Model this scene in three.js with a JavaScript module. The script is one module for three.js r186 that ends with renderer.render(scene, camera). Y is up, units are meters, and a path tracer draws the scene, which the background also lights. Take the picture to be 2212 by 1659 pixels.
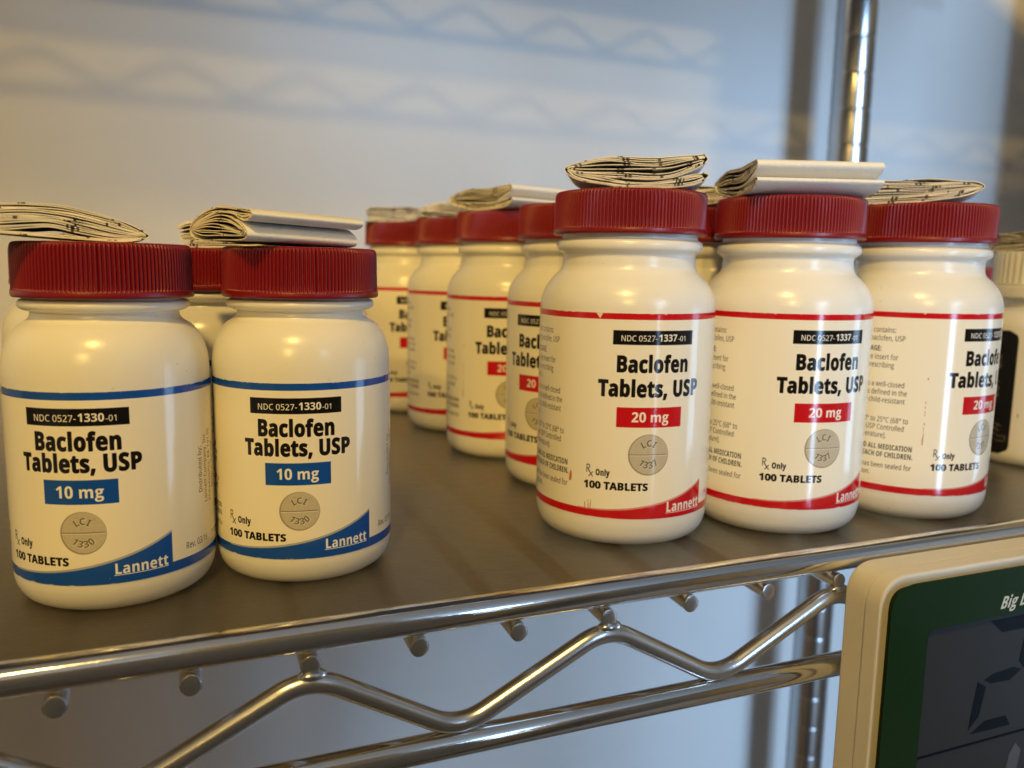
import * as THREE from 'three';
import { mergeGeometries } from 'three/addons/utils/BufferGeometryUtils.js';
import { RoundedBoxGeometry } from 'three/addons/geometries/RoundedBoxGeometry.js';
import { RectAreaLightUniformsLib } from 'three/addons/lights/RectAreaLightUniformsLib.js';

// Everything below is written in millimetres and brought to metres by K.
const K = 0.001, DEG = Math.PI / 180;
const scene = new THREE.Scene();
const renderer = new THREE.WebGLRenderer({ antialias: true });
renderer.setSize(1024, 768);
renderer.toneMapping = THREE.LinearToneMapping;
renderer.toneMappingExposure = 0.9;
renderer.shadowMap.enabled = true;

// ---------------------------------------------------------------- camera
const camera = new THREE.PerspectiveCamera(49.47, 4 / 3, 0.01, 20);
camera.position.set(0, 70.61 * K, 0);
camera.rotation.set(-8.0987 * DEG, -22.1263 * DEG, 0.9895 * DEG, 'YXZ');
camera.focus = 0.182;
camera.userData.fStop = 18;

// ---------------------------------------------------------------- light
scene.background = new THREE.Color().setRGB(0.03, 0.029, 0.028);
RectAreaLightUniformsLib.init();
const WARM = new THREE.Color().setRGB(1.0, 0.655, 0.165), COOL = new THREE.Color().setRGB(0.44, 0.68, 1.0);

function structTag(o, label) { o.userData.kind = 'structure'; if (label) o.userData.label = label; return o; }
function tag(o, label, category, group) { o.userData.label = label; o.userData.category = category; if (group) o.userData.group = group; return o; }
function mesh(name, geometry, material, parent = scene) {
  geometry.scale(K, K, K);
  const m = new THREE.Mesh(geometry, material); m.name = name; m.castShadow = m.receiveShadow = true;
  parent.add(m); return m;
}
const used = new Map();
function numbered(name) { const n = used.get(name) || 0; used.set(name, n + 1); return n ? name + '_' + String(n).padStart(3, '0') : name; }
function thing(name, x = 0, y = 0, z = 0, turn = 0) {
  const g = new THREE.Group(); g.name = numbered(name); g.position.set(x * K, y * K, z * K); g.rotation.y = turn; scene.add(g); return g;
}

// two unseen warm lamps behind the camera, placed to cast the shelf shadows
function unseenLamp(x, y, z, candela, r, label) {
  const t = thing('unseen_ceiling_lamp', x, y, z); tag(t, label, 'lamp');
  mesh('bulb', new THREE.SphereGeometry(r, 24, 16), new THREE.MeshStandardMaterial({ color: 0xfff0d0, emissive: WARM, emissiveIntensity: 6 }), t);
  mesh('lamp_socket', new THREE.CylinderGeometry(r * 0.45, r * 0.5, 60, 20).translate(0, r + 22, 0), new THREE.MeshStandardMaterial({ color: 0x777066, roughness: 0.5, metalness: 0.6 }), t);
  const l = new THREE.PointLight(WARM, candela); l.castShadow = true; l.shadow.radius = r * K / 0.02; l.name = 'lamp_light'; t.add(l);
}
unseenLamp(-1250, 1194, 2376, 6.6, 34, 'unseen warm bulb placed to throw the lower zigzag shadow, the nearer of two');
unseenLamp(-1638, 1188, 3970, 15, 44, 'unseen warm bulb placed to throw the upper zigzag shadow, the farther of two');
// unseen near lamp, above and left of the camera, placed to light the bottle fronts
{
  const t = thing('unseen_hanging_lamp', -150, 560, 234); tag(t, 'unseen warm bulb above and left of the camera, placed to light the bottle fronts', 'lamp');
  mesh('bulb', new THREE.SphereGeometry(26, 28, 20), new THREE.MeshStandardMaterial({ color: 0xfff0d0, emissive: WARM, emissiveIntensity: 12 }), t);
  const sm = new THREE.MeshStandardMaterial({ color: 0xb9b2a4, roughness: 0.5 });
  mesh('lamp_socket', new THREE.CylinderGeometry(8, 9, 34, 20).translate(0, 42, 0), sm, t);
  mesh('cord', new THREE.CylinderGeometry(1.2, 1.2, 830, 10).translate(0, 474, 0), sm, t);
  const l = new THREE.PointLight(WARM, 0.98); l.castShadow = true; l.shadow.radius = 1.3; l.name = 'lamp_light'; t.add(l);
}

// unseen daylight windows, placed for the bluish wall light and the strips on labels
function unseenWindow(x, y, z, w, h, look, radiance, label) {
  const t = thing('window', x, y, z); tag(t, label, 'window'); t.lookAt(look[0] * K, look[1] * K, look[2] * K);
  mesh('pane', new THREE.BoxGeometry(w, h, 6).translate(0, 0, -10), new THREE.MeshStandardMaterial({ color: 0x8899aa, emissive: COOL, emissiveIntensity: 0.5, roughness: 0.4 }), t);
  const fm = new THREE.MeshStandardMaterial({ color: 0xd8d4cc, roughness: 0.5 });
  for (const s of [-1, 1]) {
    mesh('window_frame', new THREE.BoxGeometry(60, h + 120, 60).translate(s * (w / 2 + 31), 0, -22), fm, t);
    mesh('window_frame', new THREE.BoxGeometry(w, 60, 60).translate(0, s * (h / 2 + 31), -22), fm, t);
  }
  const l = new THREE.RectAreaLight(COOL, radiance, w * K, h * K); l.rotation.y = Math.PI; l.name = 'window_light'; t.add(l);
}
unseenWindow(2250, -560, 640, 500, 1500, [150, -560, -260], 5, 'tall unseen source of daylight right of the shelf, for strips on the labels');
unseenWindow(530, -380, 3000, 540, 900, [330, -380, -300], 22, 'narrow unseen source of daylight, placed for the strip on the scratched bottle');
unseenWindow(850, 700, 3000, 900, 1200, [400, 300, -300], 26, 'broad unseen source of daylight across the room, placed to light the wall bluish');

// ---------------------------------------------------------------- small helpers
function rng(seed) { let s = seed >>> 0; return () => { s = (s + 0x6d2b79f5) | 0; let t = Math.imul(s ^ (s >>> 15), 1 | s); t = (t + Math.imul(t ^ (t >>> 7), 61 | t)) ^ t; return ((t ^ (t >>> 14)) >>> 0) / 4294967296; }; }
function canvas(w, h) { const c = document.createElement('canvas'); c.width = w; c.height = h; return c; }
function canvasTexture(c, srgb = true) {
  const t = new THREE.CanvasTexture(c); if (srgb) t.colorSpace = THREE.SRGBColorSpace; t.wrapS = t.wrapT = THREE.RepeatWrapping; t.anisotropy = 8; return t;
}
function noiseTexture(n, seed, lo, hi, octaves = [4, 16, 64, 256]) {
  const r = rng(seed), f = new Float32Array(n * n);
  octaves.forEach((m, k) => {
    const g = new Float32Array(m * m).map(() => r()), a = 1 / (k + 1);
    for (let y = 0; y < n; y++) for (let x = 0; x < n; x++) {
      const u = x / n * m, v = y / n * m, x0 = u | 0, y0 = v | 0, fx = u - x0, fy = v - y0, x1 = (x0 + 1) % m, y1 = (y0 + 1) % m;
      const sx = fx * fx * (3 - 2 * fx), sy = fy * fy * (3 - 2 * fy);
      f[y * n + x] += a * ((g[y0 * m + x0] * (1 - sx) + g[y0 * m + x1] * sx) * (1 - sy) + (g[y1 * m + x0] * (1 - sx) + g[y1 * m + x1] * sx) * sy);
    }
  });
  let mn = 1e9, mx = -1e9; for (const v of f) { mn = Math.min(mn, v); mx = Math.max(mx, v); }
  const d = new Uint8Array(n * n * 4);
  for (let i = 0; i < n * n; i++) { const v = 255 * (lo + (hi - lo) * (f[i] - mn) / (mx - mn)); d[i * 4] = d[i * 4 + 1] = d[i * 4 + 2] = v; d[i * 4 + 3] = 255; }
  const t = new THREE.DataTexture(d, n, n); t.wrapS = t.wrapT = THREE.RepeatWrapping; t.magFilter = THREE.LinearFilter; t.minFilter = THREE.LinearMipmapLinearFilter; t.needsUpdate = true; return t;
}
function rep(t, x, y) { const c = t.clone(); c.repeat.set(x, y); c.needsUpdate = true; return c; }
const fine = noiseTexture(512, 7, 0, 1), grain = noiseTexture(512, 11, 0.15, 1, [32, 128, 256]);

// ---------------------------------------------------------------- materials
const chrome = new THREE.MeshPhysicalMaterial({ color: new THREE.Color().setRGB(0.74, 0.74, 0.73), metalness: 1, roughness: 0.12, roughnessMap: rep(noiseTexture(512, 3, 0.55, 1, [8, 64, 256]), 3, 3), bumpMap: rep(fine, 4, 4), bumpScale: 0.000012 });
const chromeDull = new THREE.MeshPhysicalMaterial({ color: new THREE.Color().setRGB(0.7, 0.69, 0.66), metalness: 1, roughness: 0.25, bumpMap: rep(fine, 3, 3), bumpScale: 0.000025 });
const bottleRelief = (() => {                                   // mould seams, fine scuffs and a faint orange-peel
  const W = 1024, H = 512, c = canvas(W, H), g = c.getContext('2d'), r = rng(17); g.fillStyle = '#808080'; g.fillRect(0, 0, W, H);
  for (let i = 0; i < 9000; i++) { const v = 110 + r() * 36 | 0; g.fillStyle = `rgba(${v},${v},${v},.5)`; g.fillRect(r() * W, r() * H, 2 + r() * 5, 2 + r() * 4); }
  for (const u of [0.055, 0.588]) { g.fillStyle = '#a8a8a8'; g.fillRect(u * W, 0, 2, H); g.fillStyle = '#6c6c6c'; g.fillRect(u * W + 2, 0, 2, H); }
  for (let i = 0; i < 46; i++) { g.strokeStyle = r() < 0.5 ? 'rgba(70,70,70,.6)' : 'rgba(170,170,170,.5)'; g.lineWidth = 0.7 + r(); const x = r() * W, y = r() * H; g.beginPath(); g.moveTo(x, y); g.lineTo(x + (r() - 0.5) * 60, y + (r() - 0.5) * 30); g.stroke(); }
  return canvasTexture(c, false);
})();
const bottleColour = (() => {
  const c = canvas(1024, 512), g = c.getContext('2d'), r = rng(29); g.fillStyle = '#ffffff'; g.fillRect(0, 0, 1024, 512);
  for (let i = 0; i < 30; i++) { g.fillStyle = r() < 0.4 ? '#6b5a45' : '#cfc4b0'; g.fillRect(r() * 1024, r() * 512, 1 + r() * 3, 1 + r() * 1.4); }
  for (let i = 0; i < 24; i++) { g.strokeStyle = 'rgba(196,182,156,.35)'; g.lineWidth = 0.8 + r() * 1.4; const x = r() * 1024, y = r() * 512; g.beginPath(); g.moveTo(x, y); g.lineTo(x + (r() - 0.5) * 40, y + (r() - 0.5) * 24); g.stroke(); }
  return canvasTexture(c);
})();
const hdpe = new THREE.MeshPhysicalMaterial({ map: bottleColour, color: new THREE.Color().setRGB(0.82, 0.8, 0.74), roughness: 0.25, ior: 1.5, bumpMap: bottleRelief, bumpScale: 0.00016 });
const capRed = new THREE.MeshPhysicalMaterial({ color: new THREE.Color().setRGB(0.21, 0.005, 0.0095), roughness: 0.34, bumpMap: rep(grain, 6, 2), bumpScale: 0.000004 });
const capWhite = new THREE.MeshPhysicalMaterial({ color: new THREE.Color().setRGB(0.8, 0.79, 0.75), roughness: 0.42 });

// ---------------------------------------------------------------- wall
const wallMap = rep(noiseTexture(1024, 21, 0.93, 1, [3, 9, 40, 200]), 1, 1);
const wallMat = new THREE.MeshStandardMaterial({ color: new THREE.Color().setRGB(0.74, 0.73, 0.71), roughness: 0.75, map: wallMap, bumpMap: rep(grain, 5, 5), bumpScale: 0.0004 });
structTag(mesh('wall', new THREE.BoxGeometry(4200, 2600, 60).translate(200, 100, -580), wallMat), 'plain white painted wall behind the wire shelf');

{  // unseen room shell, its tones chosen for chrome reflections and bounce
  const plaster = new THREE.MeshStandardMaterial({ color: new THREE.Color().setRGB(0.26, 0.25, 0.24), roughness: 0.9 });
  structTag(mesh('ceiling', new THREE.BoxGeometry(5400, 60, 5700).translate(-300, 1480, 2300), plaster), 'unseen dark grey room ceiling');
  structTag(mesh('floor', new THREE.BoxGeometry(5400, 60, 5700).translate(-300, -1230, 2300), new THREE.MeshStandardMaterial({ color: new THREE.Color().setRGB(0.16, 0.11, 0.07), roughness: 0.5 })), 'unseen brown room floor');
  for (const [n, w, h, d, x, y, z] of [['far_wall', 5400, 2660, 60, -300, 125, 5120], ['left_wall', 60, 2660, 5600, -2960, 125, 2300], ['right_wall', 60, 2660, 5600, 2420, 125, 2300]]) structTag(mesh(n, new THREE.BoxGeometry(w, h, d).translate(x, y, z), plaster), 'plain room wall outside the frame');
  const side = thing('unseen_side_blocker', 825, 0, -235); tag(side, 'unseen grey block right of the shelf, placed to darken the right of the wall', 'light_blocker');  // unseen block, keeps daylight off the right of the wall
  mesh('blocker_body', new RoundedBoxGeometry(280, 2200, 400, 3, 6).translate(0, -80, 0), new THREE.MeshStandardMaterial({ color: new THREE.Color().setRGB(0.3, 0.29, 0.27), roughness: 0.6 }), side);
  mesh('blocker_front', new RoundedBoxGeometry(264, 2160, 16, 3, 4).translate(0, -80, 209), new THREE.MeshStandardMaterial({ color: new THREE.Color().setRGB(0.32, 0.31, 0.29), roughness: 0.55 }), side);
}

// ---------------------------------------------------------------- wire shelving
function bar(points, r, seg = 12, closed = false) {            // round bar through straight points
  const path = new THREE.CurvePath();
  for (let i = 0; i + 1 < points.length; i++) path.add(new THREE.LineCurve3(new THREE.Vector3(...points[i]), new THREE.Vector3(...points[i + 1])));
  return new THREE.TubeGeometry(path, Math.max(1, (points.length - 1) * 4), r, seg, closed);
}
function rod(a, b, r, seg = 20) {                              // straight capped rod with softened ends
  const A = new THREE.Vector3(...a), B = new THREE.Vector3(...b), L = A.distanceTo(B), p = [];
  p.push([0, -L / 2], [r * 0.8, -L / 2], [r, -L / 2 + r * 0.2], [r, L / 2 - r * 0.2], [r * 0.8, L / 2], [0, L / 2]);
  const g = new THREE.LatheGeometry(p.map((q) => new THREE.Vector2(...q)), seg);
  const uv = g.attributes.uv, pos = g.attributes.position; for (let i = 0; i < uv.count; i++) uv.setXY(i, uv.getX(i) * 0.25, pos.getY(i) / 80);
  g.applyQuaternion(new THREE.Quaternion().setFromUnitVectors(new THREE.Vector3(0, 1, 0), B.clone().sub(A).normalize()));
  return g.translate((A.x + B.x) / 2, (A.y + B.y) / 2, (A.z + B.z) / 2);
}
function zigzag(x0, x1, peak, valley, phase, z, r, bend = 6.5) {  // wire bent up and down with rounded corners
  const P = 63.25, pts = [];
  for (let k = Math.floor((x0 - phase) / P) - 1; phase + k * P < x1 + P; k++) pts.push([phase + k * P, peak], [phase + k * P + 29.5, valley]);
  const inside = pts.filter((p) => p[0] > x0 && p[0] < x1), path = new THREE.CurvePath();
  let last = null;
  for (let i = 1; i + 1 < inside.length; i++) {
    const [a, b, c] = [inside[i - 1], inside[i], inside[i + 1]].map((p) => new THREE.Vector3(p[0], p[1], z));
    const s = b.clone().add(a.clone().sub(b).setLength(bend)), e = b.clone().add(c.clone().sub(b).setLength(bend));
    if (last) path.add(new THREE.LineCurve3(last, s)); path.add(new THREE.QuadraticBezierCurve3(s, b, e)); last = e;
  }
  const g = new THREE.TubeGeometry(path, inside.length * 26, r, 16);
  const uv = g.attributes.uv; for (let i = 0; i < uv.count; i++) uv.setXY(i, uv.getX(i) * 8, uv.getY(i) * 0.3);
  return g;
}
const XL = -420, XR = 452, ZF = -150.8, ZR = -500;
function wireShelf(y, label, zigPhase, wires, XR = 452) {
  const t = thing('wire_shelf', 0, y, 0); tag(t, label, 'shelf');
  mesh('top_rod', rod([XL, 1.44, ZF], [XR, 1.44, ZF], 3.05, 28), chrome, t);
  mesh('bottom_rod', rod([XL, -26.3, ZF], [XR, -26.3, ZF], 2.9, 28), chrome, t);
  mesh('zigzag_wire', zigzag(XL, XR, -6.6, -23.4, zigPhase, ZF, 2.1), chromeDull, t);
  mesh('top_rod', rod([XL, 1.44, ZR + 6], [XR, 1.44, ZR + 6], 3.0), chrome, t);
  mesh('bottom_rod', rod([XL, -26.3, ZR + 6], [XR, -26.3, ZR + 6], 3.1), chrome, t);
  mesh('zigzag_wire', zigzag(XL, XR, -6.6, -23.4, zigPhase, ZR + 6, 2.1), chrome, t);
  if (wires) {
    const w = rng(5);
    const kMax = Math.floor((XR - 4) / 21.05), kMin = Math.ceil((XL + 4) / 21.05);
    for (let k = kMin; k <= kMax; k++) {
      const x = 0.2 + k * 21.05 + (w() - 0.5) * 0.6, path = new THREE.CatmullRomCurve3([[x, -4.1, ZF + 0.6 + w() * 0.8], [x, -4.1, ZF - 6], [x, -3.3, ZF - 16], [x, -3.2, -300], [x, -3.2, -470], [x, -4.1, ZR + 6]].map((p) => new THREE.Vector3(...p)), false, 'catmullrom', 0.1);
      const end = new THREE.SphereGeometry(1.87, 16, 10).scale(1, 1.08, 0.12).translate(x, -4.1, path.points[0].z);
      const g = mergeGeometries([new THREE.TubeGeometry(path, 24, 1.95, 14), end]);
      mesh('cross_wire', g, chromeDull, t);
    }
    for (let k = -6; k <= 6; k++) {
      const x = zigPhase + k * 63.25;
      if (x < XR - 10 && x > XL + 10) mesh('weld', new THREE.SphereGeometry(1.9, 14, 10).scale(1.5, 0.6, 0.9).translate(x + 0.3, -6.2, ZF + 0.5), chrome, t);
    }
  }
  return t;
}
wireShelf(0, 'chrome wire shelf with zigzag front edge carrying the pill bottles', 21.3, true);
const linerMat = new THREE.MeshPhysicalMaterial({ color: new THREE.Color().setRGB(0.49, 0.42, 0.295), map: rep(noiseTexture(512, 31, 0.84, 1, [6, 24, 128, 256]), 4, 2), roughness: 0.44, roughnessMap: rep(noiseTexture(512, 33, 0.75, 1, [8, 40, 200]), 4, 2), transmission: 0.94, thickness: 0, bumpMap: rep(grain, 8, 4), bumpScale: 0.00005 });
const liner = mesh('shelf_liner', new RoundedBoxGeometry(XR - XL - 16, 1.2, 340, 2, 0.5).translate((XL + XR) / 2, -0.6, -324.5), linerMat);
tag(liner, 'grey translucent plastic liner covering the wire shelf under the bottles', 'shelf liner');

// the next shelf up, above the frame: its front edge throws the zigzag shadows on the wall
const UP = 330.3;
wireShelf(UP, 'chrome wire shelf above the bottles with an opaque liner', 26.4, false, 612);
tag(mesh('shelf_liner_001', new RoundedBoxGeometry(604 - XL - 16, 1.4, 338, 2, 0.5).translate((XL + 604) / 2, UP + 0.2, -324.5), new THREE.MeshStandardMaterial({ color: 0x77736c, roughness: 0.7 })), 'grey plastic liner on the upper wire shelf', 'shelf liner');

function post(x, z, label) {
  const t = thing('shelf_post', x, 0, z); tag(t, label, 'post');
  const p = [], r = 14.2, y0 = -700, y1 = 900;
  for (let y = y0; y < y1; y += 25.4) p.push([r, y], [r, y + 22.6], [r - 0.7, y + 23.4], [r - 0.7, y + 24.6]);
  p.push([r, y1]);
  const g = new THREE.LatheGeometry(p.map((q) => new THREE.Vector2(...q)), 48);
  mesh('pole', g, new THREE.MeshPhysicalMaterial({ color: new THREE.Color().setRGB(0.5, 0.51, 0.52), metalness: 1, roughness: 0.24 }), t);
  for (const y of [0, UP]) {
    mesh('collar', new THREE.LatheGeometry([[14.3, -30], [18.5, -30], [18, 4], [14.3, 4]].map((q) => new THREE.Vector2(q[0], q[1] + y)), 32), chrome, t);
  }
}
post(470, -500, 'chrome grooved shelf post standing against the wall at the right');

// unseen blocks for the person behind the camera: mirrored dark, shading wall and bottles
for (const [x, w, label] of [[-125, 660, 'wide unseen dark block opposite the shelf, shading the wall and bottles'], [342, 68, 'narrow unseen dark block leaving a slit for daylight beside the wide one']]) {
  const t = thing('unseen_blocker', x, 0, 420); tag(t, label, 'unseen_blocker');
  const m = new THREE.MeshStandardMaterial({ color: new THREE.Color().setRGB(0.2, 0.19, 0.175), roughness: 0.6 });
  mesh('blocker_body', new RoundedBoxGeometry(w, 1450, 300, 3, 8).translate(0, -495, 30), m, t);
  for (const s of w > 300 ? [-1, 1] : [0]) { const d = mesh('blocker_front', new RoundedBoxGeometry((s ? w / 2 : w) - 8, 1430, 18, 3, 4).translate(s * w / 4, -495, -130), m, t); mesh('blocker_handle', new RoundedBoxGeometry(10, 120, 14, 2, 4).translate(s * 20 + (s ? 0 : 40), -300, -146), chromeDull, d); }
}

{  // unseen block at head height, keeps daylight off the upper left wall
  const t = thing('unseen_upper_blocker', 84, 230.5, 430); tag(t, 'unseen dark block above the wide one, shading the left of the wall', 'box');
  const m = new THREE.MeshStandardMaterial({ color: new THREE.Color().setRGB(0.12, 0.11, 0.1), roughness: 0.8 });
  mesh('upper_blocker_body', new RoundedBoxGeometry(180, 200, 220, 3, 4).translate(0, 100, 0), m, t); mesh('lid', new RoundedBoxGeometry(190, 36, 230, 3, 4).translate(0, 212, 0), m, t);
}

// ---------------------------------------------------------------- printed labels
const INK = '#15120f';
function printer(W, H, C, y0, y1) {                             // draws in millimetres round the bottle: s along it, y above its base
  const c = canvas(W, H), g = c.getContext('2d'), kx = W / C, ky = H / (y1 - y0);
  const X = (s) => (s / C + 0.5) * W, Y = (y) => (y1 - y) * ky;
  g.fillStyle = '#f2ecdc'; g.fillRect(0, 0, W, H);
  const box = (s0, s1, ya, yb, col) => { g.fillStyle = col; g.fillRect(X(s0), Y(yb), (s1 - s0) * kx, (yb - ya) * ky); };
  const text = (str, s0, s1, base, cap, { bold = true, col = INK, serif = false, heavy = 0 } = {}) => {
    const px = cap * ky / 0.714; g.font = (bold ? 'bold ' : '') + px + 'px ' + (serif ? 'serif' : 'sans-serif'); g.fillStyle = col; g.textBaseline = 'alphabetic'; g.textAlign = 'left';
    const w = g.measureText(str).width, want = (s1 - s0) * kx; g.save(); g.translate(X(s0), Y(base)); g.scale(want / w, 1); if (heavy) { g.lineJoin = 'round'; g.lineWidth = heavy * px; g.strokeStyle = col; g.strokeText(str, 0, 0); } g.fillText(str, 0, 0); g.restore();
  };
  const lineR = (str, right, base, cap, squeeze, bold = false) => {
    const px = cap * ky / 0.714; g.font = (bold ? 'bold ' : '') + px + 'px sans-serif'; g.fillStyle = INK; g.textAlign = 'right';
    g.save(); g.translate(X(right), Y(base)); g.scale(squeeze * kx / ky, 1); g.fillText(str, 0, 0); g.restore(); g.textAlign = 'left';
  };
  const up = (str, s, ya, yb, cap) => {
    const px = cap * kx / 0.714; g.font = px + 'px sans-serif'; g.fillStyle = INK; const w = g.measureText(str).width;
    g.save(); g.translate(X(s), Y(ya)); g.rotate(-Math.PI / 2); g.scale((yb - ya) * ky / w, 1); g.fillText(str, 0, 0); g.restore();
  };
  return { c, g, X, Y, kx, ky, box, text, lineR, up };
}
function pill(P, s, y, r, digits) {                             // the printed picture of the tablet
  const { g, X, Y, kx, ky } = P; g.save(); g.translate(X(s), Y(y)); g.scale(kx, ky);
  g.fillStyle = '#9a917e'; g.beginPath(); g.arc(0, 0, r, 0, 7); g.fill();
  g.fillStyle = '#c2b9a5'; g.beginPath(); g.arc(0.12, -0.1, r * 0.955, 0, 7); g.fill();
  const rr = rng(3); for (let i = 0; i < 260; i++) { const a = rr() * 6.3, q = Math.sqrt(rr()) * r * 0.93; g.fillStyle = rr() < 0.5 ? 'rgba(150,144,132,.35)' : 'rgba(222,217,205,.35)'; g.fillRect(q * Math.cos(a), q * Math.sin(a), 0.16, 0.16); }
  const stamp = (str, a0, rad, flip) => {
    const n = str.length; for (let i = 0; i < n; i++) {
      const a = (i - (n - 1) / 2) * a0; g.save(); g.rotate(flip ? -a : a); g.translate(0, flip ? rad : -rad); g.scale(0.1, 0.1);
      g.font = 'bold ' + r * 4.4 + 'px sans-serif'; g.textAlign = 'center'; g.textBaseline = 'middle';
      g.fillStyle = '#e4dfd3'; g.fillText(str[i], 1.2, 1.2); g.fillStyle = '#6a6355'; g.fillText(str[i], 0, 0); g.restore();
    }
  };
  stamp('LCI', 0.52, r * 0.55, false); stamp(digits, 0.47, r * 0.52, true);
  g.fillStyle = '#7d776c'; g.fillRect(-r * 0.93, -0.14, r * 1.86, 0.2); g.fillStyle = '#e6e1d6'; g.fillRect(-r * 0.93, 0.08, r * 1.86, 0.16);
  g.restore(); g.textAlign = 'left'; g.textBaseline = 'alphabetic';
}
function rxOnly(P, s0, s1, base, cap) {
  const { g, X, Y, kx, ky } = P, w = s1 - s0;
  P.text('R', s0, s0 + w * 0.21, base + cap * 0.25, cap * 1.2, { bold: false }); g.strokeStyle = INK; g.lineWidth = 0.2 * kx;
  g.beginPath(); g.moveTo(X(s0 + w * 0.13), Y(base + cap * 0.62)); g.lineTo(X(s0 + w * 0.31), Y(base - cap * 0.28)); g.moveTo(X(s0 + w * 0.31), Y(base + cap * 0.42)); g.lineTo(X(s0 + w * 0.14), Y(base - cap * 0.28)); g.stroke();
  P.text('Only', s0 + w * 0.42, s1, base, cap * 0.85, { bold: true, heavy: 0.05 });
}
function swoosh(P, pts, bottom, corner, col, pale) {
  const { g, X, Y, kx } = P;
  const curve = (dy) => { g.moveTo(X(pts[0][0]), Y(pts[0][1] + dy * 0.6)); g.bezierCurveTo(X(pts[1][0]), Y(pts[1][1] + dy), X(pts[2][0]), Y(pts[2][1] + dy), X(pts[3][0]), Y(pts[3][1] + dy)); };
  g.fillStyle = pale; g.beginPath(); curve(0.5); g.lineTo(X(corner), Y(bottom)); g.lineTo(X(pts[0][0]), Y(bottom)); g.fill();
  g.fillStyle = col; g.beginPath(); curve(0); g.lineTo(X(corner), Y(bottom)); g.lineTo(X(pts[0][0]), Y(bottom)); g.fill();
}
function company(P, s0, s1, base, cap) {
  P.text('Lannett', s0, s1, base, cap, { col: '#f4f1ea' });
  P.g.fillStyle = '#f4f1ea'; P.g.fillRect(P.X(s0), P.Y(base - 0.16), (s1 - s0) * P.kx, 0.16 * P.ky);
}
function leftBlock(P, dx, fy, f, right) {
  const L = [['Each tablet contains:', -33.1, 53.7], ['20 mg baclofen, USP', -30.6, 51.4], ['USUAL DOSAGE:', -36.7, 48.4, 1], ['See package insert for', -32.1, 46.05], ['full prescribing', -33, 43.75], ['information.', -39.6, 41.5], ['Dispense in a well-closed', -29.9, 38.35], ['container as defined in the', -29.1, 36], ['USP, with a child-resistant', -29.5, 33.75], ['closure.', -41, 31.5], ['Store at 20\u00b0 to 25\u00b0C (68\u00b0 to', -28.2, 28.15], ['77\u00b0F) [see USP Controlled', -29.1, 26], ['Room Temperature].', -33.6, 23.65], ['KEEP THIS AND ALL MEDICATION', -26.6, 20.4, 1], ['OUT OF THE REACH OF CHILDREN.', -26.3, 18.15, 1], ['This bottle has been sealed for', -26.5, 14.9], ['your protection.', -37.3, 12.6]];
  for (const [s, r, y, b] of L) P.lineR(s.replace('20 mg', f === 1 ? '20 mg' : '10 mg'), r * right + dx, fy(y), (b ? 1.42 : 1.45) * f, b ? 0.72 : 0.76, !!b);
}
function wear(P, seed, band, W, H) {                            // nicks in the print along the label's two edges
  const r = rng(seed), { g } = P; g.fillStyle = '#e9e2d2';
  for (let i = 0; i < 90; i++) { const x = r() * W, w = 2 + r() * r() * 30, h = 0.6 + r() * r() * (r() < 0.06 ? 8 : 2.2); g.fillRect(x, r() < 0.6 ? 0 : H - h, w, h); }
  for (let i = 0; i < 60; i++) { g.globalAlpha = 0.25 + r() * 0.4; g.fillRect(r() * W, r() * H, 1 + r() * 3, 1 + r() * 2); } g.globalAlpha = 1;
}
const RED = { R: 23.238, y0: 8.15, y1: 59.55 }, BLU = { R: 20.095, y0: 6.7, y1: 45.15 };
function redLabel(seed, marks) {
  const W = 2048, H = 720, P = printer(W, H, 2 * Math.PI * (RED.R + 0.12), RED.y0, RED.y1), { g, X, Y, box, text } = P, col = '#c4141c';
  leftBlock(P, 0, (y) => y, 1, 1);
  box(-80, 80, RED.y1 - 1.5, RED.y1, col);
  box(-15.2, 6, 51.95, 55.45, '#12100f');
  text('NDC 0527-', -13.35, -4.2, 52.85, 1.4, { bold: false, col: '#f3efe6' }); text('1337', -4.0, 1.1, 52.85, 1.72, { col: '#f3efe6' }); text('-01', 1.3, 3.95, 52.85, 1.25, { bold: false, col: '#f3efe6' });
  text('Baclofen', -14.35, 5.0, 45.3, 3.9, { heavy: 0.06 }); text('Tablets, USP', -18.55, 8.8, 39.2, 3.9, { heavy: 0.06 });
  box(-13.75, 3.25, 31.5, 36.5, col); text('20 mg', -10.1, -0.4, 32.85, 2.5, { col: '#f4f0e8' });
  pill(P, -5.35, 24.6, 5.2, '1337');
  rxOnly(P, -21.2, -14.95, 18.95, 1.8); text('100 TABLETS', -21.65, -5.2, 15.5, 1.8, { heavy: 0.06 });
  g.lineWidth = 0.12 * P.kx; g.strokeStyle = INK; g.font = 'bold ' + 1.8 * P.ky / 0.714 + 'px sans-serif';
  box(-80, 80, RED.y0, 10.05, col);
  box(-23.07, 12.4, 10.05, 10.6, '#f2ecdc');
  swoosh(P, [[-23.07, 10.0], [-10, 9.6], [4, 12.2], [12.35, 16.4]], RED.y0, 12.35, col, '#d9938a');
  company(P, -0.1, 11.9, 9.65, 2.6);
  P.lineR('Rev. 03/16', 23.2, 12, 1.4, 0.8); P.up('Distributed by:', 27, 24, 35, 1.4); P.up('Lannett Company, Inc.', 29.2, 21, 37.5, 1.4); P.up('Philadelphia, PA 19136', 31.4, 21, 38, 1.4);
  box(44, 62, 16, 50, '#f7f4ee');
  wear(P, seed, 0, W, H);
  if (marks) marks(P, rng(seed + 1));
  return canvasTexture(P.c);
}
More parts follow.
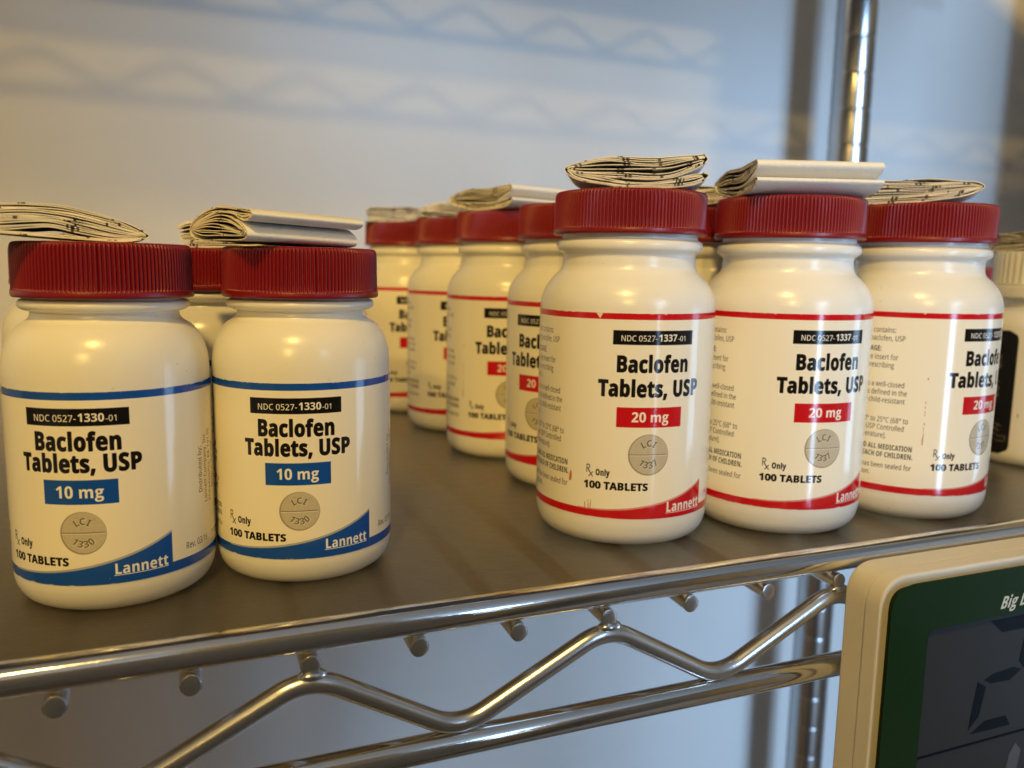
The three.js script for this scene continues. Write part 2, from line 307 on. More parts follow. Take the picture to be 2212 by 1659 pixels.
function blueLabel(seed) {
  const W = 2048, H = 640, P = printer(W, H, 2 * Math.PI * (BLU.R + 0.12), BLU.y0, BLU.y1), { g, X, Y, box, text } = P, col = '#164fb0';
  leftBlock(P, -5.4, (y) => BLU.y0 + (y - RED.y0) * 0.76, 0.8, 0.78);
  box(-80, 80, BLU.y1 - 1.5, BLU.y1, col);
  box(-15.35, 4.4, 38.65, 42.05, '#12100f');
  text('NDC 0527-', -13.65, -5.0, 39.5, 1.35, { bold: false, col: '#f3efe6' }); text('1330', -4.8, 0, 39.5, 1.6, { col: '#f3efe6' }); text('-01', 0.15, 2.4, 39.5, 1.2, { bold: false, col: '#f3efe6' });
  text('Baclofen', -13.85, 2.95, 33.9, 3.45, { heavy: 0.06 }); text('Tablets, USP', -16.9, 6.45, 29.6, 3.4, { heavy: 0.06 });
  box(-12.16, 1.86, 23.15, 28, col); text('10 mg', -9.8, -0.7, 24.4, 2.4, { col: '#f4f0e8' });
  pill(P, -4.95, 17.4, 4.32, '1330');
  rxOnly(P, -22.4, -16, 13.95, 1.75); text('100 TABLETS', -22.6, -7.9, 10.75, 1.6, { heavy: 0.06 });
  box(-80, 80, BLU.y0, 8.75, col);
  box(-22.5, 11.8, 8.75, 9.4, '#f2ecdc');
  swoosh(P, [[-22.5, 8.5], [-10, 8.6], [3.5, 11.0], [11.75, 15.2]], BLU.y0, 11.75, col, '#a9aeb8');
  company(P, 0.3, 10.8, 8.6, 2.2);
  text('Rev. 03/16', 15.1, 22.5, 10.45, 1.42, { bold: false }); text('CB1330A', 24.4, 30, 10.45, 1.3, { bold: false });
  P.up('Distributed by:', 21.1, 21.4, 31.5, 1.35); P.up('Lannett Company, Inc.', 23.2, 18.7, 34.2, 1.35); P.up('Philadelphia, PA 19136', 25.3, 18.5, 34.6, 1.35); P.up('Made in the USA', 27.4, 21, 31.5, 1.35);
  box(36, 52, 13, 38, '#f7f4ee');
  wear(P, seed, 0, W, H);
  return canvasTexture(P.c);
}
const labelMat = (map) => new THREE.MeshPhysicalMaterial({ map, roughness: 0.13, specularIntensity: 1, bumpMap: rep(grain, 3, 1), bumpScale: 0.000004 });
const redTextures = {
  plain: redLabel(41),
  stained: redLabel(52, (P, r) => {
    const { g, X, Y, kx, ky } = P; g.fillStyle = 'rgba(190,78,40,.75)'; g.beginPath(); g.moveTo(X(-26), Y(16.4)); g.quadraticCurveTo(X(-26.2), Y(18.4), X(-25.5), Y(19.4)); g.quadraticCurveTo(X(-25.0), Y(18.2), X(-25.4), Y(16.6)); g.fill();
    for (let i = 0; i < 7; i++) { g.fillStyle = i % 2 ? 'rgba(150,70,30,.7)' : 'rgba(120,60,20,.6)'; g.fillRect(X(-21.4 + r() * 1.8), Y(12.6 - r() * 1.5), 0.13 * kx, (0.6 + r() * 1.6) * ky); }
    g.fillStyle = '#e9dcc2'; g.beginPath(); g.moveTo(X(-19.6), Y(59.55)); g.lineTo(X(-17.8), Y(59.55)); g.lineTo(X(-18.6), Y(58.2)); g.fill();
  }),
  scratched: redLabel(63, (P, r) => {
    const { g, X, Y, kx, ky } = P; for (let y = 48; y > 23.4; y -= 0.5 + r() * 0.9) if (r() < 0.55) { g.fillStyle = r() < 0.6 ? 'rgba(185,40,30,.75)' : 'rgba(150,110,80,.6)'; g.fillRect(X(-24.0 - (48 - y) * 0.012 + (r() - 0.5) * 0.22), Y(y), (0.12 + r() * 0.18) * kx, (0.3 + r() * 1.1) * ky); }
  }),
};
const blueTextures = { a: blueLabel(71), b: blueLabel(82) };

// ---------------------------------------------------------------- bottles
function smoothProfile(ctrl, n) { const c = new THREE.CatmullRomCurve3(ctrl.map((p) => new THREE.Vector3(p[0], p[1], 0)), false, 'centripetal'); return c.getPoints(n).map((p) => new THREE.Vector2(Math.max(0, p.x), p.y)); }
function lathe(ctrl, n, seg) { return new THREE.LatheGeometry(smoothProfile(ctrl, n), seg, -Math.PI, 2 * Math.PI); }
function bodyGeometry(S) { return lathe(S.profile, 150, 96); }
function labelGeometry(S) {
  const { R, y0, y1 } = S, r = R + 0.12, p = [[R - 0.05, y0 - 0.01], [r, y0], [r, (y0 + y1) / 2], [r, y1], [R - 0.05, y1 + 0.01]];
  const g = new THREE.LatheGeometry(p.map((q) => new THREE.Vector2(...q)), 128, -Math.PI, 2 * Math.PI), uv = g.attributes.uv, pos = g.attributes.position;
  for (let i = 0; i < uv.count; i++) uv.setY(i, THREE.MathUtils.clamp((pos.getY(i) - y0) / (y1 - y0), 0, 1));
  const n = g.attributes.normal; for (let i = 0; i < n.count; i++) { const th = Math.atan2(pos.getX(i), pos.getZ(i)); n.setXYZ(i, Math.sin(th), 0, Math.cos(th)); }
  return g;
}
function capGeometry(r, y0, h, ribs, lip = 1.45) {              // closed top, ribbed skirt, smooth lip ring, hollow below
  const N = ribs * 6, prof = [[r * 0.86, 0.6, 0], [r - 0.9, 0.05, 0], [r - 0.35, 0, 0], [r - 0.05, 0.25, 0], [r, 0.6, 0], [r, lip - 0.15, 0], [r - 0.12, lip, 0.15], [r - 0.2, lip + 0.35, 1], [r - 0.24, lip + 2.5, 1], [r - 0.3, h - 2.2, 1], [r - 0.36, h - 1.1, 1], [r - 0.5, h - 0.55, 0.55], [r - 0.85, h - 0.15, 0.1], [r - 1.5, h, 0], [r * 0.6, h + 0.05, 0], [0.01, h + 0.05, 0]];
  const pos = [], uv = [], idx = [];
  prof.forEach(([pr, py, d], j) => { for (let i = 0; i <= N; i++) { const a = i / N * 2 * Math.PI, k = 0.5 - 0.5 * Math.cos(a * ribs), q = pr - d * 0.66 * Math.pow(1 - k, 1.6) ; pos.push(q * Math.sin(a), y0 + py, q * Math.cos(a)); uv.push(i / N, py / h); } });
  for (let j = 0; j + 1 < prof.length; j++) for (let i = 0; i < N; i++) { const a = j * (N + 1) + i, b = a + 1, c = a + N + 1, e = c + 1; idx.push(a, b, e, a, e, c); }
  const g = new THREE.BufferGeometry(); g.setAttribute('position', new THREE.Float32BufferAttribute(pos, 3)); g.setAttribute('uv', new THREE.Float32BufferAttribute(uv, 2)); g.setIndex(idx); g.computeVertexNormals();
  return g;
}
RED.profile = [[0.01, 1.6], [12, 1.5], [16, 0.5], [17.8, 0.05], [19.6, 0.35], [21.4, 1.5], [22.5, 3.1], [23.05, 5.2], [23.238, 7.6], [23.238, 12], [23.238, 30], [23.238, 48], [23.238, 59.3], [23.1, 61.6], [22.6, 63.7], [21.7, 65.6], [20.5, 67.3], [19.2, 68.7], [18.2, 69.7], [17.7, 70.7], [17.55, 72], [17.55, 73.9], [18.2, 74.5], [19.0, 75.1], [19.25, 76.1], [19.0, 77.1], [18.3, 77.6], [17.9, 77.9], [17.9, 79.5], [17.9, 84]];
BLU.profile = [[0.01, 1.5], [10, 1.4], [13.6, 0.4], [15.2, 0.05], [16.9, 0.35], [18.5, 1.4], [19.4, 2.8], [19.95, 4.6], [20.095, 6.4], [20.095, 12], [20.095, 30], [20.095, 45.2], [20.05, 48.2], [19.75, 50.8], [19.1, 53.2], [18.0, 55.3], [16.6, 56.9], [15.2, 57.8], [14.55, 58.5], [14.3, 59.3], [14.35, 59.75], [15.3, 60.0], [16.2, 60.5], [16.5, 61.2], [16.3, 61.9], [15.6, 62.3], [15.3, 62.5], [15.3, 64], [15.3, 68]];
function makeBottle(kind, S, label, capR, capY, capH) {
  const t = thing('pill_bottle'); 
  mesh('body', bodyGeometry(S), hdpe, t); mesh('label', labelGeometry(S), label, t); mesh('cap', capGeometry(capR, capY, capH, 130), capRed, t);
  return t;
}
const mats = { stained: labelMat(redTextures.stained), plain: labelMat(redTextures.plain), scratched: labelMat(redTextures.scratched), a: labelMat(blueTextures.a), b: labelMat(blueTextures.b) };
const redProto = makeBottle('red', RED, mats.stained, 20.2, 78.85, 11.0), bluProto = makeBottle('blue', BLU, mats.a, 17.52, 62.7, 11.05);
const fresh = new Set([redProto, bluProto]);
function bottle(proto, x, z, shift, R, mat, label, group) {
  let b = proto;
  if (!fresh.delete(proto)) { b = proto.clone(); b.name = numbered('pill_bottle'); b.userData = {}; scene.add(b); }
  b.position.set(x * K, 0, z * K); b.rotation.y = shift / R;
  b.children.forEach((m) => { if (m.name === 'label') m.material = mat; });
  return tag(b, label, 'pill bottle', group);
}
const GR = 'red capped bottles with red striped labels', GB = 'red capped bottles with blue striped labels';
bottle(redProto, 113.18, -197.22, 0, RED.R, mats.stained, 'white bottle with red 20 mg label and small orange stain, in the front row', GR);
bottle(redProto, 159.76, -190.05, 1.6, RED.R, mats.plain, 'white bottle with red 20 mg label, middle of the front row of three', GR);
bottle(redProto, 206.94, -188.0, 9.5, RED.R, mats.scratched, 'white bottle with red 20 mg label and thin red scratch line down its side', GR);
bottle(redProto, 123.74, -247.8, -17.4, RED.R, mats.plain, 'red labelled bottle directly behind the orange stained front bottle', GR);
bottle(redProto, 118.3, -295.99, -2.4, RED.R, mats.scratched, 'red labelled bottle second in the blurred row going back, with 20 half visible', GR);
bottle(redProto, 116.82, -348.19, -0.9, RED.R, mats.plain, 'red labelled bottle third in the blurred row going back to the wall', GR);
bottle(redProto, 106.46, -400.95, 4.4, RED.R, mats.plain, 'rearmost red labelled bottle at the end of the blurred row', GR);
bottle(redProto, 170, -238.5, -40, RED.R, mats.plain, 'red capped bottle glimpsed in the gap left of the middle front red labelled bottle', GR);
bottle(bluProto, -13.17, -196.13, 0, BLU.R, mats.a, 'white bottle with blue 10 mg label at the far left front', GB);
bottle(bluProto, 27.48, -197.74, 0.95, BLU.R, mats.b, 'white bottle with blue 10 mg label, right one of the front blue pair', GB);
bottle(bluProto, 8.5, -246.5, 30, BLU.R, mats.a, 'red capped bottle glimpsed in the gap between the two front blue labelled bottles', GB);
bottle(bluProto, -26.4, -280, 60, BLU.R, mats.b, 'white bottle shoulder peeping out at the left edge behind the front left blue bottle', GB);
bottle(bluProto, 340, -290, 60, BLU.R, mats.b, 'red cap visible between the scratched front bottle and the white capped bottle', GB);

// the larger white bottle at the right edge
{
  const t = thing('white_bottle', 307, 0, -218); tag(t, 'large white bottle with ribbed white cap and black side panel at the right edge', 'bottle');
  const R = 25.2;
  mesh('body', lathe([[0.01, 1.5], [15, 1.4], [19.5, 0.1], [22.5, 0.9], [24.5, 3.2], [R, 6.5], [R, 20], [R, 40], [R, 50], [24.8, 52.6], [23.2, 55.2], [20.8, 56.9], [18.2, 57.8], [16.4, 58.4], [15.9, 59.4], [15.9, 64], [15.9, 70]], 120, 96), hdpe, t);
  mesh('cap', capGeometry(19.2, 66.6, 12.4, 46, 0.4), capWhite, t);
  mesh('cap_collar', lathe([[16.8, 62.0], [19.6, 61.9], [19.9, 62.3], [19.95, 64.4], [19.7, 66.3], [19.2, 66.55], [17, 66.6]], 40, 72), capWhite, t);
  // black panel wrapped on the side, rounded corners, with pale lot lettering
  const W = 512, H = 1024, c = canvas(W, H), g = c.getContext('2d'); g.fillStyle = '#0d0c0b'; g.fillRect(0, 0, W, H); g.fillStyle = '#8d8478'; g.font = '90px sans-serif';
  for (const [s, x, y] of [['LOT', 400, 560], ['EXP', 400, 320], ['03 2021', 300, 320], ['C18-55', 300, 660], ['LOT', 200, 600]]) { g.save(); g.translate(x, y); g.rotate(-Math.PI / 2); g.fillText(s, 0, 0); g.restore(); }
  g.fillStyle = '#6d665c'; for (let i = 0; i < 14; i++) g.fillRect(330 + (i % 3) * 40, 760 + i * 14, 20 + (i * 37) % 60, 8);
  const w = 24, y0 = 4.6, y1 = 50.2, rr = 3.2, nx = 24, ny = 30, pos = [], uv = [], idx = [], a1 = -71.5 * DEG;   // right edge at a1
  for (let j = 0; j <= ny; j++) for (let i = 0; i <= nx; i++) {
    const v = j / ny, y = y0 + v * (y1 - y0), d = Math.max(0, rr - Math.min(y - y0, y1 - y)), inset = rr - Math.sqrt(Math.max(0, rr * rr - d * d)), half = w / 2 - inset, s = -half + 2 * half * i / nx, th = a1 + (s - w / 2) / R;
    pos.push((R + 0.14) * Math.sin(th), y, (R + 0.14) * Math.cos(th)); uv.push((s + w / 2) / w, v);
  }
  for (let j = 0; j < ny; j++) for (let i = 0; i < nx; i++) { const a = j * (nx + 1) + i; idx.push(a, a + 1, a + nx + 2, a, a + nx + 2, a + nx + 1); }
  const gg = new THREE.BufferGeometry(); gg.setAttribute('position', new THREE.Float32BufferAttribute(pos, 3)); gg.setAttribute('uv', new THREE.Float32BufferAttribute(uv, 2)); gg.setIndex(idx); gg.computeVertexNormals();
  mesh('label', gg, new THREE.MeshPhysicalMaterial({ map: canvasTexture(c), roughness: 0.4 }), t).userData.label = 'black panel with pale lettering';
}

// ---------------------------------------------------------------- folded leaflets
function printTexture(seed, barcode) {  // leaflet print, made heavier to darken the gaps between sheets
  const W = 1024, H = 512, c = canvas(W, H), g = c.getContext('2d'), r = rng(seed); g.fillStyle = '#efe8d8'; g.fillRect(0, 0, W, H);
  for (let col = 0; col < 4; col++) for (let y = 6; y < H - 4; y += 7) {
    let x = col * 256 + 8; const end = col * 256 + 248 - r() * r() * 120;
    if (r() < 0.05) continue; g.fillStyle = r() < 0.3 ? '#14110e' : '#2c2822';
    while (x < end) { const w = 3 + r() * 15; g.fillRect(x, y, Math.min(w, end - x), 5.4); x += w + 2; }
  }
  return canvasTexture(c);
}
const paperPrint = new THREE.MeshStandardMaterial({ map: printTexture(5), roughness: 0.85, side: THREE.DoubleSide });
const paperEdge = new THREE.MeshStandardMaterial({ roughness: 0.9, map: (() => { const c = canvas(1024, 8), g = c.getContext('2d'), r = rng(8); g.fillStyle = '#efe6d0'; g.fillRect(0, 0, 1024, 8); for (let x = 0; x < 1024;) { x += 26 + r() * r() * 320; const n = 1 + (r() * 3 | 0); for (let i = 0; i < n; i++) { const w = 4 + r() * 7; g.fillStyle = r() < 0.5 ? '#1a1613' : '#5c5348'; g.fillRect(x, 0, w, 8); x += w + 2 + r() * 6; } } return canvasTexture(c); })() });
const paperPlain = new THREE.MeshPhysicalMaterial({ color: new THREE.Color().setRGB(0.84, 0.81, 0.74), roughness: 0.85, bumpMap: rep(grain, 6, 6), bumpScale: 0.0001, side: THREE.DoubleSide });
const paperDarkened = new THREE.MeshStandardMaterial({ color: new THREE.Color().setRGB(0.2, 0.2, 0.19), roughness: 0.8, side: THREE.DoubleSide });  // paper darkened in colour for the shade behind the front bottle
const curve2 = (pts, n) => new THREE.CatmullRomCurve3(pts.map((p) => new THREE.Vector3(p[0], p[1], 0)), false, 'centripetal').getPoints(n).map((p) => [p.x, p.y]);
function ribbon(line, t, w0, w1, off = 0, uvScale = 0.011) {             // a sheet of paper t thick, following line (u, v), from w0 (front) back to w1
  const n = line.length, pos = [], uv = [], idx = [], edge = { pos: [], uv: [], idx: [] }, nor = [];
  let s = 0; const S = line.map((p, i) => (s += i ? Math.hypot(p[0] - line[i - 1][0], p[1] - line[i - 1][1]) : 0));
  for (let i = 0; i < n; i++) { const a = line[Math.max(0, i - 1)], b = line[Math.min(n - 1, i + 1)], d = Math.hypot(b[0] - a[0], b[1] - a[1]) || 1; nor.push([-(b[1] - a[1]) / d, (b[0] - a[0]) / d]); }
  for (const side of [1, -1]) {
    const o = pos.length / 3;
    for (let i = 0; i < n; i++) for (const w of [w0, w1]) { pos.push(line[i][0] + side * nor[i][0] * t / 2, line[i][1] + side * nor[i][1] * t / 2, -w); uv.push(S[i] * uvScale, w * uvScale * 2); }
    for (let i = 0; i + 1 < n; i++) { const a = o + i * 2; if (side > 0) idx.push(a, a + 2, a + 3, a, a + 3, a + 1); else idx.push(a, a + 3, a + 2, a, a + 1, a + 3); }
  }
  for (const [w, f] of [[w0, 1], [w1, -1]]) {
    const o = edge.pos.length / 3;
    for (let i = 0; i < n; i++) for (const side of [1, -1]) { edge.pos.push(line[i][0] + side * nor[i][0] * t / 2, line[i][1] + side * nor[i][1] * t / 2, -w); edge.uv.push(line[i][0] * 0.012 + off, side * 0.5); }
    for (let i = 0; i + 1 < n; i++) { const a = o + i * 2; if (f > 0) edge.idx.push(a, a + 1, a + 3, a, a + 3, a + 2); else edge.idx.push(a, a + 3, a + 1, a, a + 2, a + 3); }
  }
  const make = (q) => { const g = new THREE.BufferGeometry(); g.setAttribute('position', new THREE.Float32BufferAttribute(q.pos, 3)); g.setAttribute('uv', new THREE.Float32BufferAttribute(q.uv, 2)); g.setIndex(q.idx); g.computeVertexNormals(); return g; };
  return mergeGeometries([make({ pos, uv, idx }), make(edge)], true);
}
// one folded stack: layers between a lower and an upper outline, joined in turn at the right and at the left as a zigzag-folded sheet is
function foldedStack(lo, hi, layers, seed, depth, thick) {
  const r = rng(seed), off = r(), A = curve2(lo, 40), B = curve2(hi, 40), knots = []; let acc = 0;
  for (let k = 0; k < layers; k++) { knots.push(acc); acc += 0.55 + r() * r() * 1.9; }
  const K0 = knots[layers - 1] || 1, lines = [];
  for (let k = 0; k < layers; k++) {
    const f = layers > 1 ? knots[k] / K0 : 0, ph = r() * 6, am = 0.12 + r() * 0.14, c0 = (r() * 2) | 0, c1 = 40 - ((r() * 2) | 0), line = [];
    for (let i = c0; i <= c1; i++) { const u = i / 40, wob = am * (Math.sin(u * 5 + ph) + 0.5 * Math.sin(u * 13 + ph * 3)) * Math.sin(Math.PI * u) * (f > 0.05 && f < 0.95 ? 1 : 0); line.push([A[i][0] + (B[i][0] - A[i][0]) * f, A[i][1] + (B[i][1] - A[i][1]) * f + wob]); }
    lines.push(line);
  }
  const out = [];
  for (let k = 0; k < layers; k += 2) {                          // pairs of layers joined by a fold
    const a = lines[k], b = lines[k + 1], j = (r() - 0.5) * 0.5;
    if (!b) { out.push(ribbon(a, thick, j, depth + j, off)); continue; }
    const e = a[a.length - 1], f = b[b.length - 1], m = [(e[0] + f[0]) / 2 + Math.min(0.5, Math.abs(f[1] - e[1])), (e[1] + f[1]) / 2];
    out.push(ribbon([...a, m, ...b.slice().reverse()], thick, j, depth + j, off + (r() < 0.4 ? r() : (r() - 0.5) * 0.03)));
  }
  return out;
}
const SHAPES = {
  twoStacks: { cover: [[10, 2.95], [16, 2.6], [22, 2.4], [27, 2.95], [31, 4.5], [33.9, 6.0], [34.9, 7.2], [34.1, 8.25], [32, 8.2], [28, 7.95], [22, 7.55], [16, 7.75], [10.5, 7.75], [4.5, 6.65], [0.6, 5.5], [-0.15, 5.0], [0, 4.3], [2, 2.75], [5, 1.85], [10, 1.15], [14, 0.45], [20, 0.25], [27, 0.5], [32, 1.2], [34.9, 2.75], [35.3, 3.35], [34.7, 3.85], [31, 3.4], [28, 2.75]],
    stacks: [[[[0.5, 4.9], [3, 3.9], [8, 3.3], [16, 2.9], [22, 2.7], [27, 3.3], [31, 4.9], [34.2, 6.5]], [[0.6, 5.2], [4.5, 6.4], [10.5, 7.5], [16, 7.4], [22, 7.1], [28, 7.6], [34.2, 8.0]], 8], [[[0.6, 4.5], [2.2, 3.0], [5, 2.1], [10, 1.4], [14, 0.7], [20, 0.5], [27, 0.8], [32, 1.5], [34.6, 2.9]], [[1, 4.7], [4, 3.7], [9, 2.9], [14, 1.9], [19, 1.5], [22, 1.6], [27, 2.3], [31, 3.1], [34, 3.5]], 5]] },
  lens: { cover: [[0, 1.9], [10, 1.2], [19, 0.6], [25, 0.25], [31.3, 0.15], [34.9, 0.95], [35.25, 1.35], [34.8, 1.75], [32.5, 3.15], [28.9, 4.45], [24.1, 5.75], [20.5, 6.5], [14.6, 6.75], [9.8, 6.45], [4, 5.7], [0, 4.2]],
    stacks: [[[[0, 2.2], [10, 1.8], [15, 2.3], [18, 2.5], [23, 1.5], [29, 0.6], [34.4, 1.15]], [[0, 3.0], [8, 4.3], [14, 4.8], [19, 4.5], [24, 3.5], [30, 2.1], [34.6, 1.35]], 10], [[[0, 3.2], [9.8, 5.0], [15, 5.3], [20, 4.9], [25, 3.9], [31, 2.3], [34.6, 1.45]], [[0, 4.0], [4, 5.5], [9.8, 6.25], [14.6, 6.5], [20.5, 6.2], [24.1, 5.4], [28.9, 4.2], [34.4, 1.7]], 5], [[[0, 1.95], [10, 1.3], [19, 0.7], [31, 0.3], [34.5, 1.0]], [[0, 2.1], [10, 1.5], [17, 1.2], [25, 0.6], [31, 0.5], [34.6, 1.1]], 3]] },
  flatLens: { cover: [[0, 0.3], [2.4, 0.12], [14, 0.2], [22, 1.0], [29.9, 2.3], [33.1, 3.9], [33.5, 4.5], [32, 5.5], [28, 5.95], [20, 6.8], [12, 6.5], [2.4, 6.3], [0.2, 5.1]],
    stacks: [[[[1, 2.0], [5, 2.1], [12, 2.3], [18, 2.5], [24, 2.9], [30, 3.6], [33, 4.2]], [[0.3, 4.9], [2.4, 6.1], [12, 6.3], [17, 5.9], [20, 5.7], [28, 5.6], [32.7, 4.7]], 9], [[[0.2, 0.4], [14, 0.4], [22, 1.1], [29.9, 2.5], [32.8, 4.0]], [[0.8, 1.6], [12, 1.9], [18, 2.2], [24, 2.7], [32.8, 4.2]], 5]] },
  arch: { cover: [[27, 4.3], [30.2, 3.3], [32.7, 1.75], [32.8, 0.9], [31.5, 0.3], [18, 0.25], [6, 0.4], [0.4, 1.6], [-0.2, 2.7], [0.4, 3.8], [6.4, 6.0], [16.9, 7.3], [27, 6.65], [34.6, 5.75], [35.3, 5.1], [34.6, 4.5], [31.2, 4.0], [27.5, 4.9]],
    stacks: [[[[0.6, 3.2], [6.4, 4.6], [16.9, 6.1], [24.7, 5.6], [31.5, 4.2], [34.6, 4.75]], [[0.6, 3.5], [6.4, 5.8], [16.9, 7.1], [27, 6.4], [34.7, 5.55]], 5], [[[0.3, 2.6], [5.9, 1.5], [17.8, 1.2], [31.5, 0.9]], [[0.6, 3.0], [8.7, 4.6], [17.8, 5.5], [24.2, 4.8], [29.7, 3.1], [32.4, 1.4]], 8]] },
};
function leaflet(shape, x, y, z, yawDeg, depth, seed, label, du = 0, dw = 0, scale = 1, coverMat = paperPlain) {
  const t = thing('folded_leaflet', x, y, z, yawDeg * DEG); tag(t, label, 'leaflet', 'folded paper leaflets lying on bottle caps');
  const S = SHAPES[shape], mv = (g) => g.translate(-17.5 + du, 0, depth / 2 + dw).scale(scale, scale, scale);
  mesh('cover_sheet', mv(ribbon(curve2(S.cover, 90), 0.2, -0.1, depth + 0.2)), [coverMat, paperEdge], t);
  S.stacks.forEach(([lo, hi, n], k) => { for (const a of foldedStack(lo, hi, n, seed + k * 17, depth, 0.2)) mesh('inner_sheet', mv(a), [paperPrint, paperEdge], t); });
  return t;
}
const CT = 89.95, CB = 73.85;
leaflet('lens', -13.17, CB, -196.13, 4, 26, 101, 'thick arched paper leaflet on the far left blue labelled bottle', -9.5, 1);
leaflet('arch', 21.5, CB + 0.5, -197.74, -72, 25, 112, 'cream folded leaflet with rolled long edges on the right front blue labelled bottle', 0, 0).rotation.set(-0.035, -72 * DEG, 0, 'YXZ');
leaflet('twoStacks', 113.18, CT, -197.22, -30, 28, 123, 'fanned leaflet of two stacks on the orange stained front bottle', 1, -1);
leaflet('twoStacks', 159.76, CT, -190.05, -108, 33, 134, 'white folded leaflet with long smooth edges on the middle front red labelled bottle', 1, 0);
leaflet('flatLens', 206.94, CT, -188, -46, 28, 145, 'printed leaflet stack on the scratched bottle at the right end of the front row', -1.5, -2);
leaflet('twoStacks', 118.3, CT, -295.99, -70, 33, 156, 'blurred leaflet with two long rolled edges on the second bottle of the row going back', 2, 0);
leaflet('arch', 116.82, CT, -348.19, -30, 28, 167, 'blurred cream leaflet on the third bottle of the row going back', 0, 0, 0.9);
leaflet('flatLens', 106.46, CT, -400.95, -14, 28, 178, 'blurred grey leaflet on the rearmost bottle of the row', -2, 0);
leaflet('flatLens', 170, CT, -238.5, -60, 30, 189, 'tan leaflet on the bottle behind the gap in the front red labelled row', -2, 0);
leaflet('lens', -26.4, CB, -280, 5, 28, 190, 'dark blurred leaflet behind the far left front bottle', 8, -4, 0.62, paperDarkened);
leaflet('flatLens', 8.5, CB, -246.5, -20, 28, 201, 'tan leaflet on the bottle in the gap between the front blue labelled pair', 15, 0);
leaflet('flatLens', 307, 79.1, -218, -100, 32, 212, 'rolled tan leaflet on the white ribbed cap at the right edge', 0, 0);

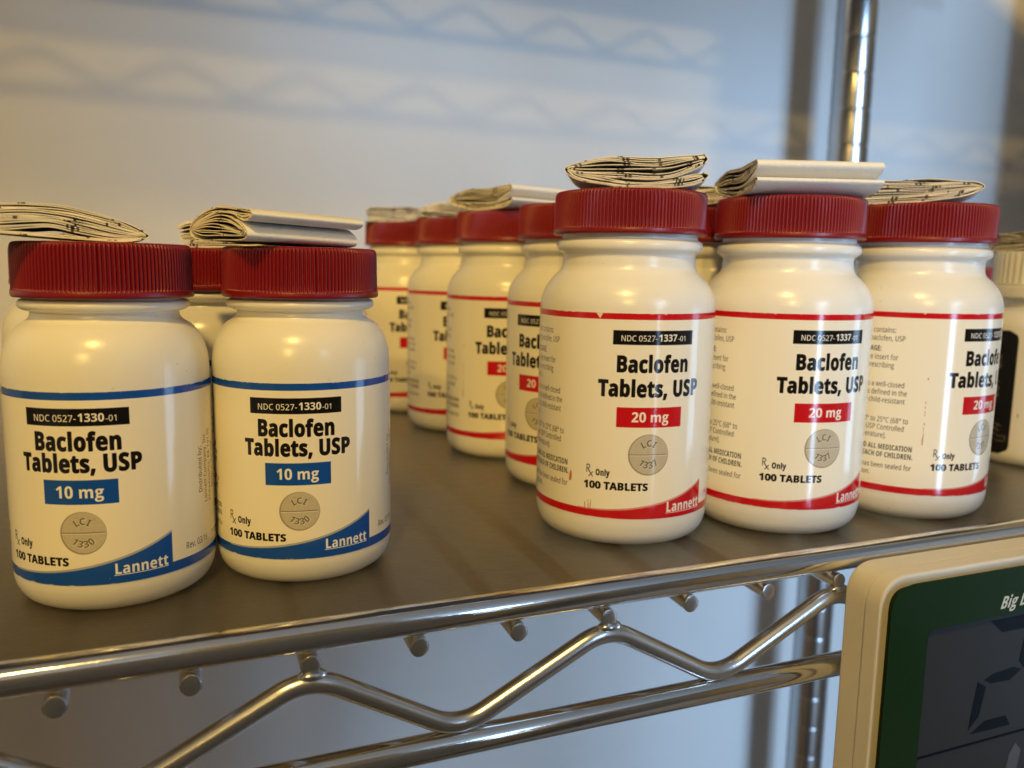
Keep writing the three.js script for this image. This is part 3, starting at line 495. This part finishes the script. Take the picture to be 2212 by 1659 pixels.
// ---------------------------------------------------------------- digital clock hanging on the shelf edge
{
  const S = 135 / 128, cx = (x) => x * S, cy = (y) => 70.6 - (70.6 - y) * S, zf = -135;
  const t = thing('digital_clock', 0, 0, 0); tag(t, 'cream digital clock with dark green bezel hanging on the shelf front at lower right', 'digital clock');
  const x0 = 146.3, y1 = 1.9, w = 92, h = 108, cream = new THREE.MeshPhysicalMaterial({ color: new THREE.Color().setRGB(0.8, 0.75, 0.64), roughness: 0.5, bumpMap: rep(grain, 6, 6), bumpScale: 0.00004 });
  const rr = (x, y, ww, hh, r) => { const s = new THREE.Shape(); s.moveTo(x + r, y); s.lineTo(x + ww - r, y); s.quadraticCurveTo(x + ww, y, x + ww, y + r); s.lineTo(x + ww, y + hh - r); s.quadraticCurveTo(x + ww, y + hh, x + ww - r, y + hh); s.lineTo(x + r, y + hh); s.quadraticCurveTo(x, y + hh, x, y + hh - r); s.lineTo(x, y + r); s.quadraticCurveTo(x, y, x + r, y); return s; };
  const slab = (x, y, ww, hh, r, za, zb, b) => new THREE.ExtrudeGeometry(rr(x + b, y + b, ww - 2 * b, hh - 2 * b, r - b), { depth: zb - za - 2 * b, bevelEnabled: true, bevelThickness: b, bevelSize: b, bevelSegments: 4, curveSegments: 16 }).translate(0, 0, za + b);
  mesh('back_shell', slab(x0 + 0.8, y1 - h, w - 0.8, h - 0.2, 8, -147.2, -139.9, 1.0), cream, t);
  mesh('front_shell', slab(x0 - 0.05, y1 - h, w, h, 8, -140.0, -135.2, 0.7), cream, t);
  const green = new THREE.MeshPhysicalMaterial({ color: new THREE.Color().setRGB(0.006, 0.026, 0.006), roughness: 0.16, specularIntensity: 0.45 });
  const lcdX = cx(150.8), lcdY1 = cy(-7.0), lcdW = 76, lcdH = 84;
  const bez = rr(x0 + 0.7, y1 - h + 0.9, w - 1.4, h - 2.0, 7), hole = rr(lcdX, lcdY1 - lcdH, lcdW, lcdH, 2.2); bez.holes.push(hole);
  mesh('bezel', new THREE.ExtrudeGeometry(bez, { depth: 1.2, bevelEnabled: true, bevelThickness: 1.2, bevelSize: -1.6, bevelOffset: 0, bevelSegments: 3, curveSegments: 16 }).translate(0, 0, -135.2), green, t);
  const lcdMat = new THREE.MeshPhysicalMaterial({ color: new THREE.Color().setRGB(0.032, 0.031, 0.03), roughness: 0.3, specularIntensity: 0.12 });
  const lcd = mesh('screen', new RoundedBoxGeometry(lcdW + 6, lcdH + 6, 1, 2, 0.4).translate(lcdX + lcdW / 2, lcdY1 - lcdH / 2, -134.9), lcdMat, t);
  const segMat = new THREE.MeshPhysicalMaterial({ color: new THREE.Color().setRGB(0.003, 0.004, 0.007), roughness: 0.4, specularIntensity: 0.08 });
  const seg = (name, pts, mat = segMat, dx = 0) => { const s = new THREE.Shape(pts.map(([a, b]) => new THREE.Vector2(cx(a + dx), cy(b)))); mesh(name, new THREE.ExtrudeGeometry(s, { depth: 0.06, bevelEnabled: false }).translate(0, 0, -134.38), mat, lcd); };
  const topS = [[171.9, -8.7], [187.5, -8.7], [183.9, -12.1], [176.1, -12.0]], ur = [[188.2, -9.4], [189.0, -10.4], [187.0, -20.6], [184.6, -22.2], [182.9, -20.2], [184.2, -12.8]], mid = [[171.9, -23.2], [174.5, -22.1], [181.5, -21.5], [184.0, -22.4], [180.2, -24.6], [173.8, -24.3]], ll = [[169.7, -23.2], [172.6, -24.9], [171.1, -32.0], [168.0, -34.9]], bot = [[168.9, -36.1], [173.4, -33.6], [180.3, -33.6], [182.0, -36.3]];
  for (const p of [topS, ur, mid, ll, bot]) seg('digit_segment', p);
  seg('digit_segment', [[184.6, -41.4], [186.9, -43.8], [184.8, -55.0], [182.6, -57.4], [181.0, -55.0], [182.8, -44.2]], new THREE.MeshStandardMaterial({ color: new THREE.Color().setRGB(0.05, 0.04, 0.03), roughness: 0.4 }));
  mesh('divider', new RoundedBoxGeometry(lcdW, 0.55, 0.3, 1, 0.1).translate(lcdX + lcdW / 2, cy(-38.6), -134.35), segMat, lcd);
  const c = canvas(512, 96), g = c.getContext('2d'), al = canvas(512, 96), ag = al.getContext('2d'); g.fillStyle = '#cfc9b2'; g.fillRect(0, 0, 512, 96); ag.fillStyle = '#000'; ag.fillRect(0, 0, 512, 96); ag.fillStyle = '#fff'; ag.font = 'italic bold 84px sans-serif'; const bw = 136 / ag.measureText('Big').width; ag.save(); ag.translate(4, 76); ag.transform(bw, 0, -0.12, 1, 0, 0); ag.fillText('Big Digit', 0, 0); ag.restore();
  mesh('lettering', new THREE.PlaneGeometry(20 * S, 4.9).translate(cx(172.2) + 10 * S, cy(-3.9), -132.75), new THREE.MeshStandardMaterial({ map: canvasTexture(c), alphaMap: canvasTexture(al, false), transparent: true, roughness: 0.5 }), t);
}

renderer.render(scene, camera);
